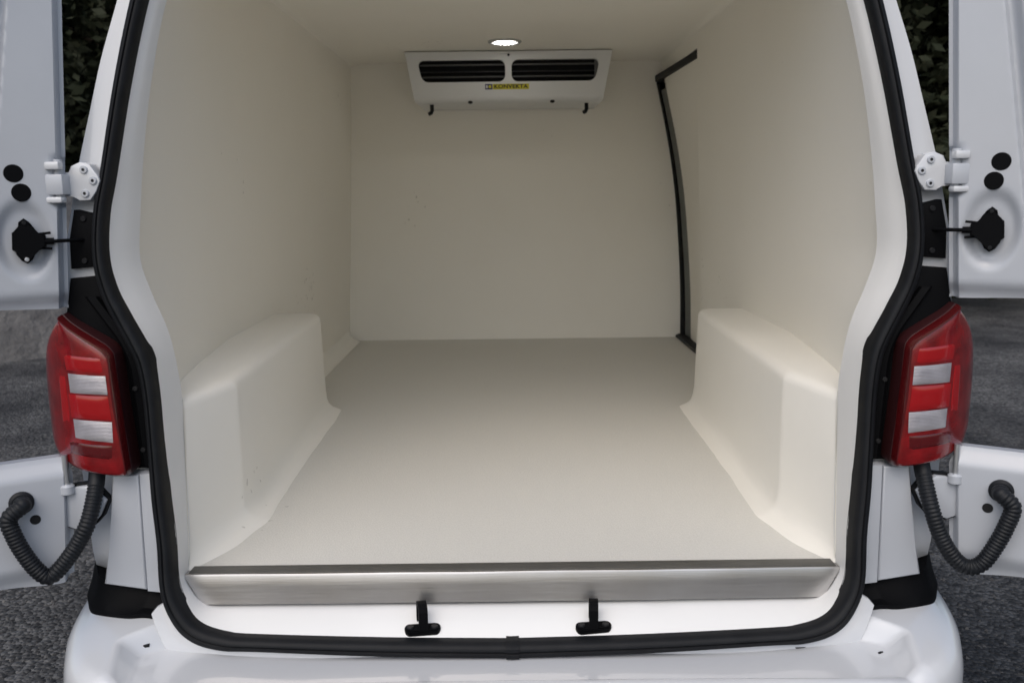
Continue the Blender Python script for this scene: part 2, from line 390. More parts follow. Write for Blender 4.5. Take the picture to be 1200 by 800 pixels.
# rubber door seal swept round the opening
SO = [(0, .030), (.30, .030), (.44, .028), (.52, .026), (.562, .025), (.603, .0245), (.636, .024), (.664, .023), (.678, .023), (.682, .023), (.671, .025), (.652, .027),
      (.626, .026), (.6185, .025), (.611, .024), (.607, .023), (.601, .0245), (.592, .025), (.586, .0255), (.566, .030), (.54, .0315), (.498, .0295), (.446, .0255), (.224, .0285), (0, .0300)]
SEC = cr([(a[0], a[1], b[1]) for a, b in zip(ST, SO)], SUB)
sfull = [(-a, b, c) for a, b, c in SEC[::-1]][:-1] + SEC[:-1]
def seal_rows(i0, i1, grow=1.0):
    rows = []; n = len(sfull)
    for i in range(i0, i1):
        x, z, wd = sfull[i % n]; p = sfull[(i-1) % n]; q = sfull[(i+1) % n]
        t = Vector((q[0]-p[0], 0, q[1]-p[1])).normalized(); nrm = Vector((-t.z, 0, t.x))    # outward
        if nrm.dot(Vector((x, 0, z-.55))) < 0: nrm = -nrm
        y = ysl(z)
        pr = [(-.02, .018), (-.02, -.006), (.06, -.016), (.22, -.0215), (.40, -.022), (.50, -.0175), (.58, -.0205), (.78, -.0195), (.94, -.013), (1.0, -.002), (1.0, .018)]
        rows.append([Vector((x, y, z)) + nrm*wd*(.5 + (a-.5)*grow) + Vector((0, b*grow, 0)) for a, b in pr])
    return rows
bm = bmesh.new(); n = len(sfull); grid(bm, seal_rows(0, n+1))
seal = vp('door_seal', bm, RUB, sharp=50)
bm = bmesh.new(); rr = seal_rows(n-1, n+2, 1.14)
for k, r_ in enumerate(rr):
    for v in r_: v.x = (-.012, -.003, .010)[k] + (v.x if False else 0)
grid(bm, rr); obj('seal_joint', bm, RUB, seal)

# ---- body shell
BE = [(0, 1.40), (.3, 1.395), (.48, 1.355), (.575, 1.24), (.62, 1.12), (.661, .993), (.689, .905), (.71, .823), (.736, .718), (.751, .64), (.770, .53), (.780, .40), (.778, .2), (.772, 0), (.785, -.06), (.80, -.25), (.78, -.34)]
BI = [(0, 1.285), (.3, 1.28), (.44, 1.255), (.53, 1.195), (.568, 1.115), (.610, .99), (.630, .905), (.648, .823), (.670, .718), (.685, .645), (.680, .53), (.635, .40), (.612, .2), (.592, 0), (.62, -.06), (.62, -.25), (.62, -.34)]
BB = cr([(*a, *b) for a, b in zip(BE, BI)], 5)
YR = [-.0, .004, .02, .06, .14, .25, .4, .6] + [.6 + .05*i for i in range(1, 14)] + [1.5, 2.0, 2.6, 3.0, 3.1, 3.2, 3.3, 3.4, 3.5, 3.6, 3.7, 3.8, 3.9, 4.0, 4.2, 4.45, 4.6]
def shell(i, y, s):
    ex, ez, ix, iz = BB[i]
    y0 = ysl(ez) + .014 if ez > .56 else ysl(ez)*(sst(.4, .56, ez)) + .014 + .02*(1-sst(.45, .56, ez)) + .05*(1-sst(-.06, .02, ez))
    if y == 'in': return (s*ix, ysl(iz) + .014 + (.02*(1-sst(.45, .56, ez)) + .09*(1-sst(-.06, .02, ez)) if ez < .56 else 0), iz)
    rnd = .016*(1 - (1 - sst(0, .06, y))**1)
    wide = (.055 + .05*sst(.9, 1.1, ez))*sst(.02, .8, y) + (rnd if ez < 1.3 else 0)
    x = ex + (wide if ex > .1 else wide*ex*10); z = ez + (.02*sst(0, .8, y) if ez > 1.2 else 0)
    if y > 3.3:                                                       # cab, windscreen and bonnet
        zr = 1.42 - sst(3.3, 4.2, y)*.85 - sst(4.2, 4.6, y)*.12
        z = min(z, zr); x *= 1 - .1*sst(4.0, 4.6, y)
    for yc in (.95, 3.75):
        d = .16 - (y-yc)**2
        if d > 0: z = max(z, -.29 + math.sqrt(d))if z < .15 else z
    return (s*x, y + y0, z)
bm = bmesh.new()
seq = [(i, -1) for i in range(len(BB)-1, 0, -1)] + [(i, 1) for i in range(len(BB))]
rows = [[shell(i, 'in', s) for i, s in seq]]
for y in YR: rows.append([shell(i, y, s) for i, s in seq])
rows[1] = [shell(i, 0, s) for i, s in seq]
vs = grid(bm, rows)
bm.faces.new(vs[-1])
body = vp('body_shell', bm, PAINT, sharp=40, recalc=False)
bm = bmesh.new(); box(bm, -.78, .78, .10, 4.5, -.34, -.12, .03); vp('underbody', bm, PLA)
for yc in (.95, 3.75):
    for s in (-1, 1):
        bm = bmesh.new(); rows = []
        for a in range(40):
            an = 2*math.pi*a/40; rows.append([(s*x, yc + r*math.cos(an), -.29 + r*math.sin(an)) for x, r in ((.66, .22), (.66, .31), (.68, .327), (.72, .33), (.80, .33), (.84, .325), (.855, .30), (.855, .22))])
        rows.append(rows[0]); grid(bm, rows); wh = obj('wheel', bm, RUB, van, VL)
        bm = bmesh.new(); disc(bm, (s*.70, yc, -.29), (s, 0, 0), .222, .14, 32, .02); obj('rim', bm, ZINC, wh)

# ---- bumper
BO = [(.855, .40), (.852, .25), (.838, .11), (.814, .0), (.783, -.085), (.742, -.16), (.68, -.215), (.58, -.252), (.35, -.283), (0, -.295)]
BIi = [(.80, .40), (.80, .25), (.785, .12), (.735, .035), (.68, .005), (.62, -.018), (.55, -.032), (.45, -.042), (.25, -.048), (0, -.05)]
BZ = [-.055, -.055, -.053, -.052, -.052, -.053, -.085, -.108, -.121, -.125]
BC = cr([(*a, *b, c) for a, b, c in zip(BO, BIi, BZ)], 28)
def bump_top(x, y, zi, t):
    d = min(.668 - abs(x) - .2*max(0, -.10-y) - .055*sst(-.11, -.05, y), y + .222)
    wv = sst(-.014, .032, d)
    hi = -.066 - .018*t*t
    lo = -.104 - .016*(1 - sst(.35, .68, abs(x)))
    return hi*(1-wv) + lo*wv
bm = bmesh.new(); half = []
for ox, oy, ix, iy, zi in BC:
    i = len(half); pr = []
    o = Vector((ox, oy)); q = Vector((ix, iy)); nrm = (o-q).normalized()
    N = 44
    top = o - nrm*.034
    for k in range(N+1):
        t = k/N; p = q.lerp(top, t)
        z = bump_top(p.x, p.y, zi, t)
        pr.append((p.x, p.y, z))
    zt = pr[-1][2]
    for ins, dz in ((.024, .003), (.014, .010), (.006, .022), (.001, .045), (0, .09), (.004, .16), (.02, .24), (.05, .30), (.10, .33)):
        p = o - nrm*ins; pr.append((p.x, p.y, zt - dz))
    half.append(pr)
rows = [[(-x, y, z) for x, y, z in r] for r in half][:-1] + half[::-1]
grid(bm, rows); bum = vp('rear_bumper', bm, PAINT, sharp=60)
# clip slots and chips in the bumper top
def chipbm(x, y, a, L, wd, z):
    bm = bmesh.new(); c, s_ = math.cos(a), math.sin(a)
    pts = [(-L, -wd*.4), (-L*.5, -wd), (L*.8, -wd*.7), (L, wd*.3), (L*.3, wd), (-L*.8, wd*.8)]
    a_ = [bm.verts.new((x + c*u - s_*v, y + s_*u + c*v, z+.0015)) for u, v in pts]; b_ = [bm.verts.new((x + c*u - s_*v, y + s_*u + c*v, z-.006)) for u, v in pts]
    bm.faces.new(a_); bm.faces.new(b_[::-1])
    for i in range(6): bm.faces.new((a_[i], b_[i], b_[(i+1) % 6], a_[(i+1) % 6]))
    return bm
for x, y, a, L, wd in [(-.640, -.040, -.9, .006, .0018), (-.635, -.086, .5, .0055, .0022), (-.500, -.078, -.05, .014, .0022), (.636, -.030, 1.1, .006, .002), (.622, -.055, .8, .008, .002), (.624, -.118, .4, .0055, .002), (.500, -.083, .05, .012, .0022)]:
    z = bump_top(x, y, -.09, .4); obj('bumper_slot', chipbm(x, y, a, L, wd, z), VOID, bum, smooth=False)
# sill skirt under the seal, down to the bumper
bm = bmesh.new(); half = []
for i, (x, z, wd) in enumerate(SEC):
    if z > -.012: continue
    p = SEC[i-1]; q = SEC[min(i+1, len(SEC)-1)]; t = Vector((q[0]-p[0], 0, q[1]-p[1])).normalized(); nrm = Vector((t.z*-1, 0, t.x))
    if nrm.z > 0 or nrm.x < 0: nrm = -nrm if nrm.dot(Vector((x, 0, z-.55))) < 0 else nrm
    b = Vector((x, ysl(z), z)); k = sst(.02, -.07, z) if False else 1 - sst(-.07, .02, z)
    half.append([b + nrm*wd*.5 + Vector((0, .006, 0)), b + nrm*wd*1.0 + Vector((0, .0, 0)), b + nrm*(wd+.006) + Vector((0, -.006*k, -.001)), b + nrm*(wd+.016) + Vector((0, -.008*k, -.006*k)), b + nrm*(wd+.028) + Vector((0, -.006*k, -.03*k)), b + nrm*(wd+.03) + Vector((0, .06, -.05*k))])
half = [[v + Vector((0, .024, -.06)) for v in half[0]], [v + Vector((0, .012, -.004)) for v in half[0]], [v + Vector((0, .004, .0015)) for v in half[0]]] + half
rows = [[(-v.x, v.y, v.z) for v in r] for r in half][:-1] + half[::-1]
grid(bm, rows); vp('sill_skirt', bm, PAINT, sharp=60)

# ---- parts on each side
def rivet(bm, x, y, z, r=.006): disc(bm, (x, y, z), (0, -1, 0), r, .004, 16, .0015)
def mir(poly, s): return [(s*x, z) for x, z in poly]
LAMP0 = [(.750, .474), (.766, .452), (.780, .423), (.787, .385), (.789, .33), (.788, .27), (.783, .243), (.770, .224), (.738, .209), (.70, .2025), (.670, .200), (.661, .204), (.6585, .214), (.663, .27), (.668, .34), (.6705, .400), (.674, .414), (.685, .426), (.712, .444), (.738, .462)]
def ylamp(x): return -.056 + .050*(max(0, (x-.665))/.135)**2.6
LAMP = [(x*(1.5+ylamp(x*1.012))/1.46 + .006, z) for x, z in LAMP0]
for s in (-1, 1):
    side = 'near the sliding side door' if s > 0 else ''
    # lamp
    c = Vector((.728, .325)); bm = bmesh.new(); rows = []
    LF = cr([(x, z) for x, z in LAMP] + [LAMP[0]], 3)[:-1]
    def ring(k, yo, ins=0.): return [(s*(c.x + (x-c.x)*k), (ylamp(c.x + (x-c.x)*k) if yo is not None else 0) + (yo or 0), c.y + (z-c.y)*k) for x, z in LF]
    for k, yo in ((1.0, .05), (1.0, .014), (.992, .006), (.972, .0015), (.94, 0), (.8, 0), (.6, 0), (.4, 0), (.2, 0), (.02, 0)): rows.append(ring(k, yo))
    vs = grid(bm, rows, True); bm.faces.new(vs[-1])
    lamp = obj('tail_light', bm, RED, van, VL, sharp=60)
    lamp['label'] = 'red tail light with two clear bands'
    bm = bmesh.new(); grid(bm, [ring(1.012, .060), ring(1.03, .030), ring(1.024, .020), ring(.996, .018)], True); obj('bezel', bm, REDD, lamp)
    bm = bmesh.new(); rows = []
    for x, z in (LF[33:] + LF[:1]):
        v = Vector((c.x-x, c.y-z)).normalized(); rows.append([(s*(x+v.x*d_), ylamp(x+v.x*d_) + e_, z+v.y*d_) for d_, e_ in ((-.0035, .016), (-.002, .004), (.0005, -.0020), (.0040, -.0024), (.0055, .0))])
    grid(bm, rows); obj('inner_rim', bm, REDD2, lamp)
    def patch(poly, up, m, name, nx=8, nz=6, lift=.0022):
        bm = bmesh.new(); (x0, z0), (x1, z1), (x2, z2), (x3, z3) = poly; rows = []
        for j in range(nz+1):
            v = j/nz; row = []
            for i in range(nx+1):
                u = i/nx; x = (x0*(1-u)+x1*u)*(1-v) + (x3*(1-u)+x2*u)*v; z = (z0*(1-u)+z1*u)*(1-v) + (z3*(1-u)+z2*u)*v
                e = .0018 if (i in (0, nx) or j in (0, nz)) else 0
                row.append((s*x, ylamp(x) - lift + e, z))
            rows.append(row)
        grid(bm, rows); return obj(name, bm, m, lamp)
    patch([(.678, .377), (.747, .380), (.746, .347), (.677, .345)], 1, CLEAR, 'clear_lens')
    patch([(.674, .298), (.745, .301), (.744, .268), (.675, .262)], 1, CLEAR, 'clear_lens')
    patch([(.677, .342), (.750, .344), (.748, .304), (.674, .301)], 1, RED2, 'red_reflector')
    patch([(.682, .408), (.756, .414), (.753, .384), (.678, .380)], 1, RED2, 'red_reflector', lift=.0012)
    patch([(.674, .257), (.762, .262), (.760, .238), (.676, .230)], 1, REDM, 'dark_red_band', lift=.0012)
    patch([(.754, .380), (.770, .378), (.772, .290), (.752, .290)], 1, RED2, 'red_reflector', lift=.0010)
    # black panel between lamp and seal, with its own rib and screws
    bm = bmesh.new()
    PP = [(.752, .536), (.705, .540), (.70, .53), (.692, .50), (.668, .455), (.645, .42), (.630, .38), (.624, .33), (.620, .27), (.616, .197), (.70, .197), (.775, .24), (.778, .42), (.762, .48)]
    prism(bm, mir(PP, s), .004, .034, .003)
    tp = obj('lamp_surround', bm, PLA, van, VL)
    bm = bmesh.new(); RB = cr([(.716, .505), (.690, .465), (.665, .425), (.652, .385), (.648, .33), (.645, .27), (.642, .205)], 5)
    grid(bm, [[(s*(x-.012), .005, z), (s*(x-.010), -.006, z), (s*(x+.002), -.010, z), (s*(x+.008), -.006, z), (s*(x+.009), .006, z)] for x, z in RB])
    obj('rib', bm, PLA, tp)
    for x, z in ((.650, .345), (.645, .235)):
        bm = bmesh.new(); disc(bm, (s*x, -.009, z), (0, -1, 0), .0045, .003, 14, .001); obj('screw', bm, VOID, tp)
    # white corner panel under the lamp, seam between its two plates
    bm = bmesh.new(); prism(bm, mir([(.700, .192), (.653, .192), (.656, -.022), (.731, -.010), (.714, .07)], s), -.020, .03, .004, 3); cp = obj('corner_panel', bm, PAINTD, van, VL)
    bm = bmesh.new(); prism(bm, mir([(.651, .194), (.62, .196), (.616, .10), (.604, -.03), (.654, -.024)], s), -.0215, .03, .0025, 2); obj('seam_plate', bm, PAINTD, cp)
    # black corner shelf between body and bumper
    bm = bmesh.new()
    up = cr([(.825, .30, .02), (.80, .12, .012), (.765, .03, -.002), (.735, .0, -.012), (.664, .0, -.026), (.628, -.004, -.034), (.605, -.02, -.04)], 5)
    lo = cr([(.83, .30, -.060), (.808, .088, -.061), (.783, .022, -.061), (.750, -.012, -.061), (.692, -.036, -.061), (.655, -.038, -.058), (.615, -.05, -.062)], 5)
    rows = [[(s*x, y+.03, z) for x, y, z in up], [(s*x, y-.001, z) for x, y, z in up], [(s*(a[0]*.55+b[0]*.45), a[1]*.55+b[1]*.45-.004, a[2]*.55+b[2]*.45-.012) for a, b in zip(up, lo)], [(s*x, y, z) for x, y, z in lo], [(s*x, y+.004, z-.05) for x, y, z in lo]]
    grid(bm, rows); obj('bumper_corner_trim', bm, PLA, van, VL)
    # upper hinge: plate on the pillar with bolts, knuckle, arm
    yh = .012
    bm = bmesh.new()
    prism(bm, mir([(.728, .724), (.712, .731), (.697, .727), (.684, .708), (.6815, .699), (.689, .682), (.700, .668), (.720, .667), (.727, .676), (.776, .676), (.776, .712), (.730, .712)], s), yh-.018, yh+.008, .002, 2)
    hg = obj('upper_hinge', bm, PAINT, van, VL); hg['label'] = 'white bolted upper door hinge'
    for x, z in ((.706, .718), (.692, .700), (.707, .679)):
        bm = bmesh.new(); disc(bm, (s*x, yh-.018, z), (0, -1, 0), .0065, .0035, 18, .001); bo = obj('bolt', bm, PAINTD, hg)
        bm2 = bmesh.new(); disc(bm2, (s*x, yh-.0205, z), (0, -1, 0), .0028, .0013, 6); obj('bolt_socket', bm2, VOID, hg)
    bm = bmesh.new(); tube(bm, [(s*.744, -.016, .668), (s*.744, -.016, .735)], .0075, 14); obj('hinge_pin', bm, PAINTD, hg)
    bm = bmesh.new(); box(bm, min(s*.733, s*.757), max(s*.733, s*.757), -.036, -.018, .718, .731, .003); obj('hinge_tab', bm, PAINT, hg)
    bm = bmesh.new(); box(bm, min(s*.734, s*.760), max(s*.734, s*.760), -.034, -.014, .664, .674, .003); obj('hinge_tab', bm, PAINT, hg)
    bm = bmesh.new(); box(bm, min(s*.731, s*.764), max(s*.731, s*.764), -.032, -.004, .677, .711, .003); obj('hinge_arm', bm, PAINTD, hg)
    # lower hinge
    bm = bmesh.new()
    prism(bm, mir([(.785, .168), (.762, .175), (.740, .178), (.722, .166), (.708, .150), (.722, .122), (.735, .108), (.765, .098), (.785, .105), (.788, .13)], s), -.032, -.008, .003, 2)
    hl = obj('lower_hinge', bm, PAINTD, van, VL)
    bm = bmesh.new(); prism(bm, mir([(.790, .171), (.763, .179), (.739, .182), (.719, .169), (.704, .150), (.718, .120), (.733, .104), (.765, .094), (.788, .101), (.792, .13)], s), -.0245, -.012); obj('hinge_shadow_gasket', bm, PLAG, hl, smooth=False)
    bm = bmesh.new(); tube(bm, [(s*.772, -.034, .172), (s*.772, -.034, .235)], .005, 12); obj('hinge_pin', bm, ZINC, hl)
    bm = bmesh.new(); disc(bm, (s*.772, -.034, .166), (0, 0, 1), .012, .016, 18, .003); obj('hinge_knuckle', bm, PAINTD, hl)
    # door check: black box on the pillar, rod
    bm = bmesh.new(); prism(bm, mir([(.734, .652), (.700, .644), (.700, .556), (.748, .552), (.746, .603)], s), .002, .030, .003, 2)
    ck = obj('check_plate', bm, PLA, van, VL)
    for x, z in ((.718, .637), (.722, .566)):
        bm = bmesh.new(); disc(bm, (s*x, .002, z), (0, -1, 0), .005, .003, 14, .001); obj('screw', bm, PLAG, ck)
    bm = bmesh.new(); tube(bm, [(s*.72, .006, .602), (s*.738, -.022, .602), (s*.758, -.046, .602), (s*.776, -.056, .602), (s*.794, -.062, .602)], .0032, 10); obj('check_rod', bm, PLA, ck)

    # ---- rear door, opened past the side, local frame: u along the door from the hinge, v out of its inner face, w up
    phi = R(150); P = Vector((s*.755, -.03, 0)); d = Vector((-s*math.cos(phi), -math.sin(phi), 0)); nv = Vector((-s*math.sin(phi), math.cos(phi), 0))
    if nv.y > 0: nv = -nv
    def D(u, v, z): return P + d*u + nv*v + Vector((0, 0, z))
    def u0(z): return .018 - .065*z
    def hgt(u, z):
        e = u - u0(z)
        h = -.022 + .022*sst(.006, .016, e)                       # flange step at the hinge edge
        eg = .079 + .09*(.97-z) if z > .5 else .14
        h -= .007*sst(eg, eg+.006, e) - .018*sst(eg+.010, eg+.026, e) # groove and rise of the window frame
        q = math.hypot((u-.043)/.040, (z-.604)/.062); h -= .010*(1 - sst(.72, 1.15, q))   # dish round the door check
        if abs(z-.70) < .06: h -= .012*(1-sst(.034, .044, abs(z-.698)))*(1-sst(.010, .026, e))   # cut-out for the hinge
        zb = (z-.487); h -= .014*(1-sst(.004, .030, zb)) if zb > 0 else 0
        zl = .236-z; h -= .016*(1-sst(.004, .040, zl)) if zl > 0 else 0
        h -= .018*(1-sst(.006, .05, z-.0)) if z < .2 else 0
        return h
    W = .70; UN = .175
    ub = [0, .003, .006, .008, .010, .012, .014, .016, .019, .023, .028, .034, .04, .046, .052, .058, .064, .07] + [.07 + .003*i for i in range(1, 30)]
    def slab(us, zlo, zhi, nz, zs=None):
        fr = []; bk = []
        for k in range(nz+1):
            t = k/nz; a = []; b = []
            for e in us:
                z = zlo(e)*(1-t) + zhi(e)*t; u = u0(z) + e if e < .2 else e
                bow = -.03*((u-.35)/.35)**2 + .03
                a.append(D(u, hgt(u, z), z)); b.append(D(u, -.036, z))
            fr.append(a); bk.append(b)
        va = grid(bm, fr); vb = grid(bm, bk)
        n_ = len(us)-1
        for k in range(nz):
            for a, b in ((va, vb),):
                bm.faces.new((a[k][0], b[k][0], b[k+1][0], a[k+1][0])); bm.faces.new((a[k][n_], a[k+1][n_], b[k+1][n_], b[k][n_]))
        for i in range(n_):
            bm.faces.new((va[0][i], va[0][i+1], vb[0][i+1], vb[0][i])); bm.faces.new((va[nz][i], vb[nz][i], vb[nz][i+1], va[nz][i+1]))
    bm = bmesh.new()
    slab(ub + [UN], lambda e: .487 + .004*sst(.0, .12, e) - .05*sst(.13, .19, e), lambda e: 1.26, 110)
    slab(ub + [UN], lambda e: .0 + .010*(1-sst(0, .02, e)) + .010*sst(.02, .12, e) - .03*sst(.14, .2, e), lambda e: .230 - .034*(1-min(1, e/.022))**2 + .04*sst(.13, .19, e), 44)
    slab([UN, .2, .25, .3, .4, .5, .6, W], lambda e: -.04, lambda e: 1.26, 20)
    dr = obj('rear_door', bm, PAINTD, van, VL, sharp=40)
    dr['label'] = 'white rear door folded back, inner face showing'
    for u, z in ((.049, .712), (.0405, .6815)):
        bm = bmesh.new(); h = hgt(u, z); disc(bm, D(u, h-.002, z), nv, .0145, .0036, 28, .0015); pg = obj('rubber_plug', bm, PLA, dr)
    # check housing on the door
    bm = bmesh.new()
    HP = [(.012, .594), (.012, .612), (.026, .616), (.034, .634), (.041, .640), (.049, .634), (.051, .622), (.060, .617), (.062, .590), (.054, .584), (.050, .572), (.042, .567), (.034, .573), (.026, .590)]
    a = [bm.verts.new(D(u, -.010, z)) for u, z in HP]; b = [bm.verts.new(D(u, .016, z)) for u, z in HP]
    f = bm.faces.new(b); bm.faces.new(a[::-1])
    for i in range(len(HP)): bm.faces.new((a[i], a[(i+1) % len(HP)], b[(i+1) % len(HP)], b[i]))
    bmesh.ops.bevel(bm, geom=list(f.edges), offset=.003, segments=2, affect='EDGES')
    chk = obj('check_housing', bm, PLA, dr)
    for z in (.592, .614):
        bm = bmesh.new(); tube(bm, [D(.024, .008, z), D(.004, .009, z + (.002 if z > .6 else -.002))], .0022, 8); obj('check_spring', bm, PLA, dr)
    bm = bmesh.new(); tube(bm, [D(.03, .004, .602), D(.0, .004, .602)], .0055, 12); obj('check_sleeve', bm, PLA, dr)
    for u, z in ((.0415, .633), (.0425, .574)):
        bm = bmesh.new(); disc(bm, D(u, .016, z), nv, .0035, .002, 12, .0008); obj('screw', bm, ZINC if z < .6 and s < 0 else PLAG, dr)
    # open drain hole beside the conduit
    bm = bmesh.new(); disc(bm, D(.070, hgt(.07, .13)-.004, .130), nv, .0085, .0046, 20); obj('drain_hole', bm, VOID, dr)
    # conduit from the body to the door
    g0 = D(.088, hgt(.088, .164), .164)
    bm = bmesh.new(); disc(bm, g0, nv, .0195, .008, 28, .004); obj('conduit_grommet', bm, CONDM, dr)
    if s < 0: mids = [(-.724, -.012, .245), (-.724, -.020, .200), (-.724, -.040, .160), (-.729, -.062, .120), (-.748, -.070, .083), (-.772, -.080, .050), (-.790, -.088, .036), (-.806, -.094, .052), (-.822, -.100, .085), (-.833, -.104, .118), (-.838, -.104, .146)]
    else: mids = [(.718, -.012, .245), (.718, -.020, .200), (.718, -.042, .165), (.722, -.063, .125), (.736, -.072, .082), (.756, -.080, .048), (.776, -.088, .034), (.797, -.095, .044), (.815, -.100, .078), (.828, -.104, .115), (.835, -.104, .146)]
    cpts = cr([tuple(m_) for m_ in mids] + [tuple(g0 + nv*.022), tuple(g0 + nv*.004)], 40)
    # resample by length so that the ribs are evenly spaced
    cv = [Vector(p_) for p_ in cpts]; acc = [0]
    for a, b in zip(cv, cv[1:]): acc.append(acc[-1] + (b-a).length)
    step = .00125; out = []; j = 0; q = 0
    while q < acc[-1]:
        while acc[j+1] < q: j += 1
        f_ = (q-acc[j])/max(1e-9, acc[j+1]-acc[j]); out.append(cv[j].lerp(cv[j+1], f_)); q += step
    nr = len(out); rads = []
    for i in range(nr):
        smoothpart = sst(.0, .02, acc[-1]-i*step-.02)
        plain = 1 if i*step < .075 else smoothpart*0
        ph = (i % 5)
        rads.append(.0138 if i*step < .07 else (.0128 + (.0011 if ph in (0, 1, 2) else -.0003)))
    bm = bmesh.new(); tube(bm, out, rads, 16); cd = obj('cable_conduit', bm, CONDM, van, VL, sharp=50)
    cd['label'] = 'ribbed black rubber cable conduit'

# ---- strikers on the sill
for s, x, tw in ((-1, -.158, .25), (1, .141, -.06)):
    bm = bmesh.new(); pts = []
    for a in range(16):
        an = 2*math.pi*a/16; pts.append((x + (.021 if math.cos(an) > 0 else -.021) + .0105*math.cos(an), -.069 + .0105*math.sin(an)))
    zt = -.0735
    a_ = [bm.verts.new((px, py, zt)) for px, py in pts]; b_ = [bm.verts.new((px, py, zt-.02)) for px, py in pts]
    f = bm.faces.new(a_); bm.faces.new(b_[::-1])
    for i in range(16): bm.faces.new((a_[i], b_[i], b_[(i+1) % 16], a_[(i+1) % 16]))
    bmesh.ops.bevel(bm, geom=list(f.edges), offset=.002, segments=2, affect='EDGES')
    bmesh.ops.rotate(bm, cent=(x, -.069, zt), matrix=Matrix.Rotation(.30, 3, 'X') @ Matrix.Rotation(.05, 3, 'Z'), verts=bm.verts)
    st = vp('striker', bm, PLA)
    bm = bmesh.new()
    arc = [(-.078, zt-.004), (-.078, zt+.030), (-.075, zt+.038), (-.068, zt+.0425), (-.058, zt+.0435), (-.051, zt+.041), (-.048, zt+.035), (-.048, zt-.004)]
    ins = [(-.073, zt-.004), (-.073, zt+.029), (-.071, zt+.0335), (-.067, zt+.0365), (-.059, zt+.0375), (-.055, zt+.0355), (-.053, zt+.032), (-.053, zt-.004)]
    rows = [[(x-.008, y, z) for y, z in arc], [(x+.008, y, z) for y, z in arc], [(x+.008, y, z) for y, z in ins], [(x-.008, y, z) for y, z in ins], [(x-.008, y, z) for y, z in arc]]
    grid(bm, rows); bmesh.ops.rotate(bm, cent=(x, -.066, zt), matrix=Matrix.Rotation(tw, 3, 'Z'), verts=bm.verts)
    obj('striker_loop', bm, PLA, st, smooth=False)
    for k in (-1, 1):
        bm = bmesh.new(); disc(bm, (x + k*.021, -.069 + k*.001, zt-.001), (0, 0, 1), .0065, .0032, 18, .0012); obj('screw', bm, PLAG, st)

# ------------------------------------------------------------------ cooling unit on the bulkhead under the ceiling
unit = tag(empty('cooling_unit', (0, 2.38, ZO + 1.04)), 'white slim cooling unit with two dark louvred vents and yellow sticker', 'cooling unit')
UL = (0, -2.38, -1.04)
UX = .010
def uy(z): return 2.195 + (1.232-z)*.26
def front(x, z, o=0): return (x + UX, uy(z) + o, z)
def rrect(x0, x1, z0, z1, r, skew=0, n=6):
    out = []
    for cx, cz, a0 in ((x1-r, z1-r, 0), (x0+r, z1-r, 90), (x0+r, z0+r, 180), (x1-r, z0+r, 270)):
        for k in range(n+1):
            a = R(a0 + 90*k/n); px = cx + r*math.cos(a); pz = cz + r*math.sin(a)
            out.append((px + skew*(z1-pz)*(1 if (px < (x0+x1)/2) == (skew > 0) else 0), pz))
    return out
bm = bmesh.new()
TW, BW, ZT, ZB = .420, .392, 1.232, 1.064
outer = [(-TW, ZT), (-BW, ZB), (BW, ZB), (TW, ZT)]
def loop(pts, o=0):
    vs = [bm.verts.new(front(x, z, o)) for x, z in pts]
    return vs, [bm.edges.new((vs[i], vs[(i+1) % len(vs)])) for i in range(len(vs))]
ov, oe = loop(outer)
sl1 = rrect(-.372, -.014, 1.118, 1.202, .026, .22); sl2 = rrect(.012, .372, 1.118, 1.202, .026, -.22)
v1, e1 = loop(sl1); v2, e2 = loop(sl2)
bmesh.ops.triangle_fill(bm, edges=oe + e1 + e2, use_beauty=True)
for vv, pts in ((v1, sl1), (v2, sl2)):                                # inner lips of the vents
    b = [bm.verts.new(front(x, z, .022)) for x, z in pts]
    for i in range(len(vv)): bm.faces.new((vv[i], vv[(i+1) % len(vv)], b[(i+1) % len(b)], b[i]))
# lower nose, underside and ends
secs = [(BW, uy(ZB), ZB), (BW-.002, uy(ZB)+.004, ZB-.012), (BW-.006, uy(ZB)+.014, ZB-.022), (BW-.010, uy(ZB)+.032, ZB-.027), (BW-.014, 2.40, ZB-.030), (BW-.014, 2.533, ZB-.030)]
rows = [[(UX-x, y, z), (UX+x, y, z)] for x, y, z in secs]; grid(bm, rows)
for s in (-1, 1):
    pr = [(TW, uy(ZT), ZT), (TW, 2.533, ZT)]; lo = [(x, y, z) for x, y, z in secs]
    vs = [bm.verts.new((UX+s*x, y, z)) for x, y, z in [pr[1], pr[0]] + lo]; bm.faces.new(vs)
grid(bm, [[(UX-TW, uy(ZT), ZT), (UX+TW, uy(ZT), ZT)], [(UX-TW, uy(ZT)+.006, ZT+.0035), (UX+TW, uy(ZT)+.006, ZT+.0035)], [(UX-TW, 2.533, ZT+.0035), (UX+TW, 2.533, ZT+.0035)]])
bmesh.ops.remove_doubles(bm, verts=bm.verts, dist=.0002)
cas = obj('casing', bm, UNITM, unit, UL, smooth=True, sharp=30)
for k, (x0, x1) in enumerate(((-.385, -.002), (.0, .385))):
    bm = bmesh.new(); bm.faces.new([bm.verts.new(front(x, z, .06)) for x, z in ((x0, 1.105), (x1, 1.105), (x1, 1.214), (x0, 1.214))]); obj('vent_back', bm, VOID, unit, UL, smooth=False)
    for z in (1.186, 1.140):
        bm = bmesh.new(); a = x0 + .008 + (.009 if z < 1.15 and k == 0 else 0); b = x1 - .008 - (.012 if k else 0)
        y = uy(z) + .018
        box(bm, a+UX, b+UX, y, y+.022, z-.002, z+.0022, .0008); obj('vent_slat', bm, SLAT, unit, UL)
    bm = bmesh.new(); y = uy(1.163) + .03; box(bm, x0+.008+UX, x1-.010+UX, y, y+.02, 1.160, 1.1625, .0006); obj('vent_slat', bm, COIL, unit, UL)
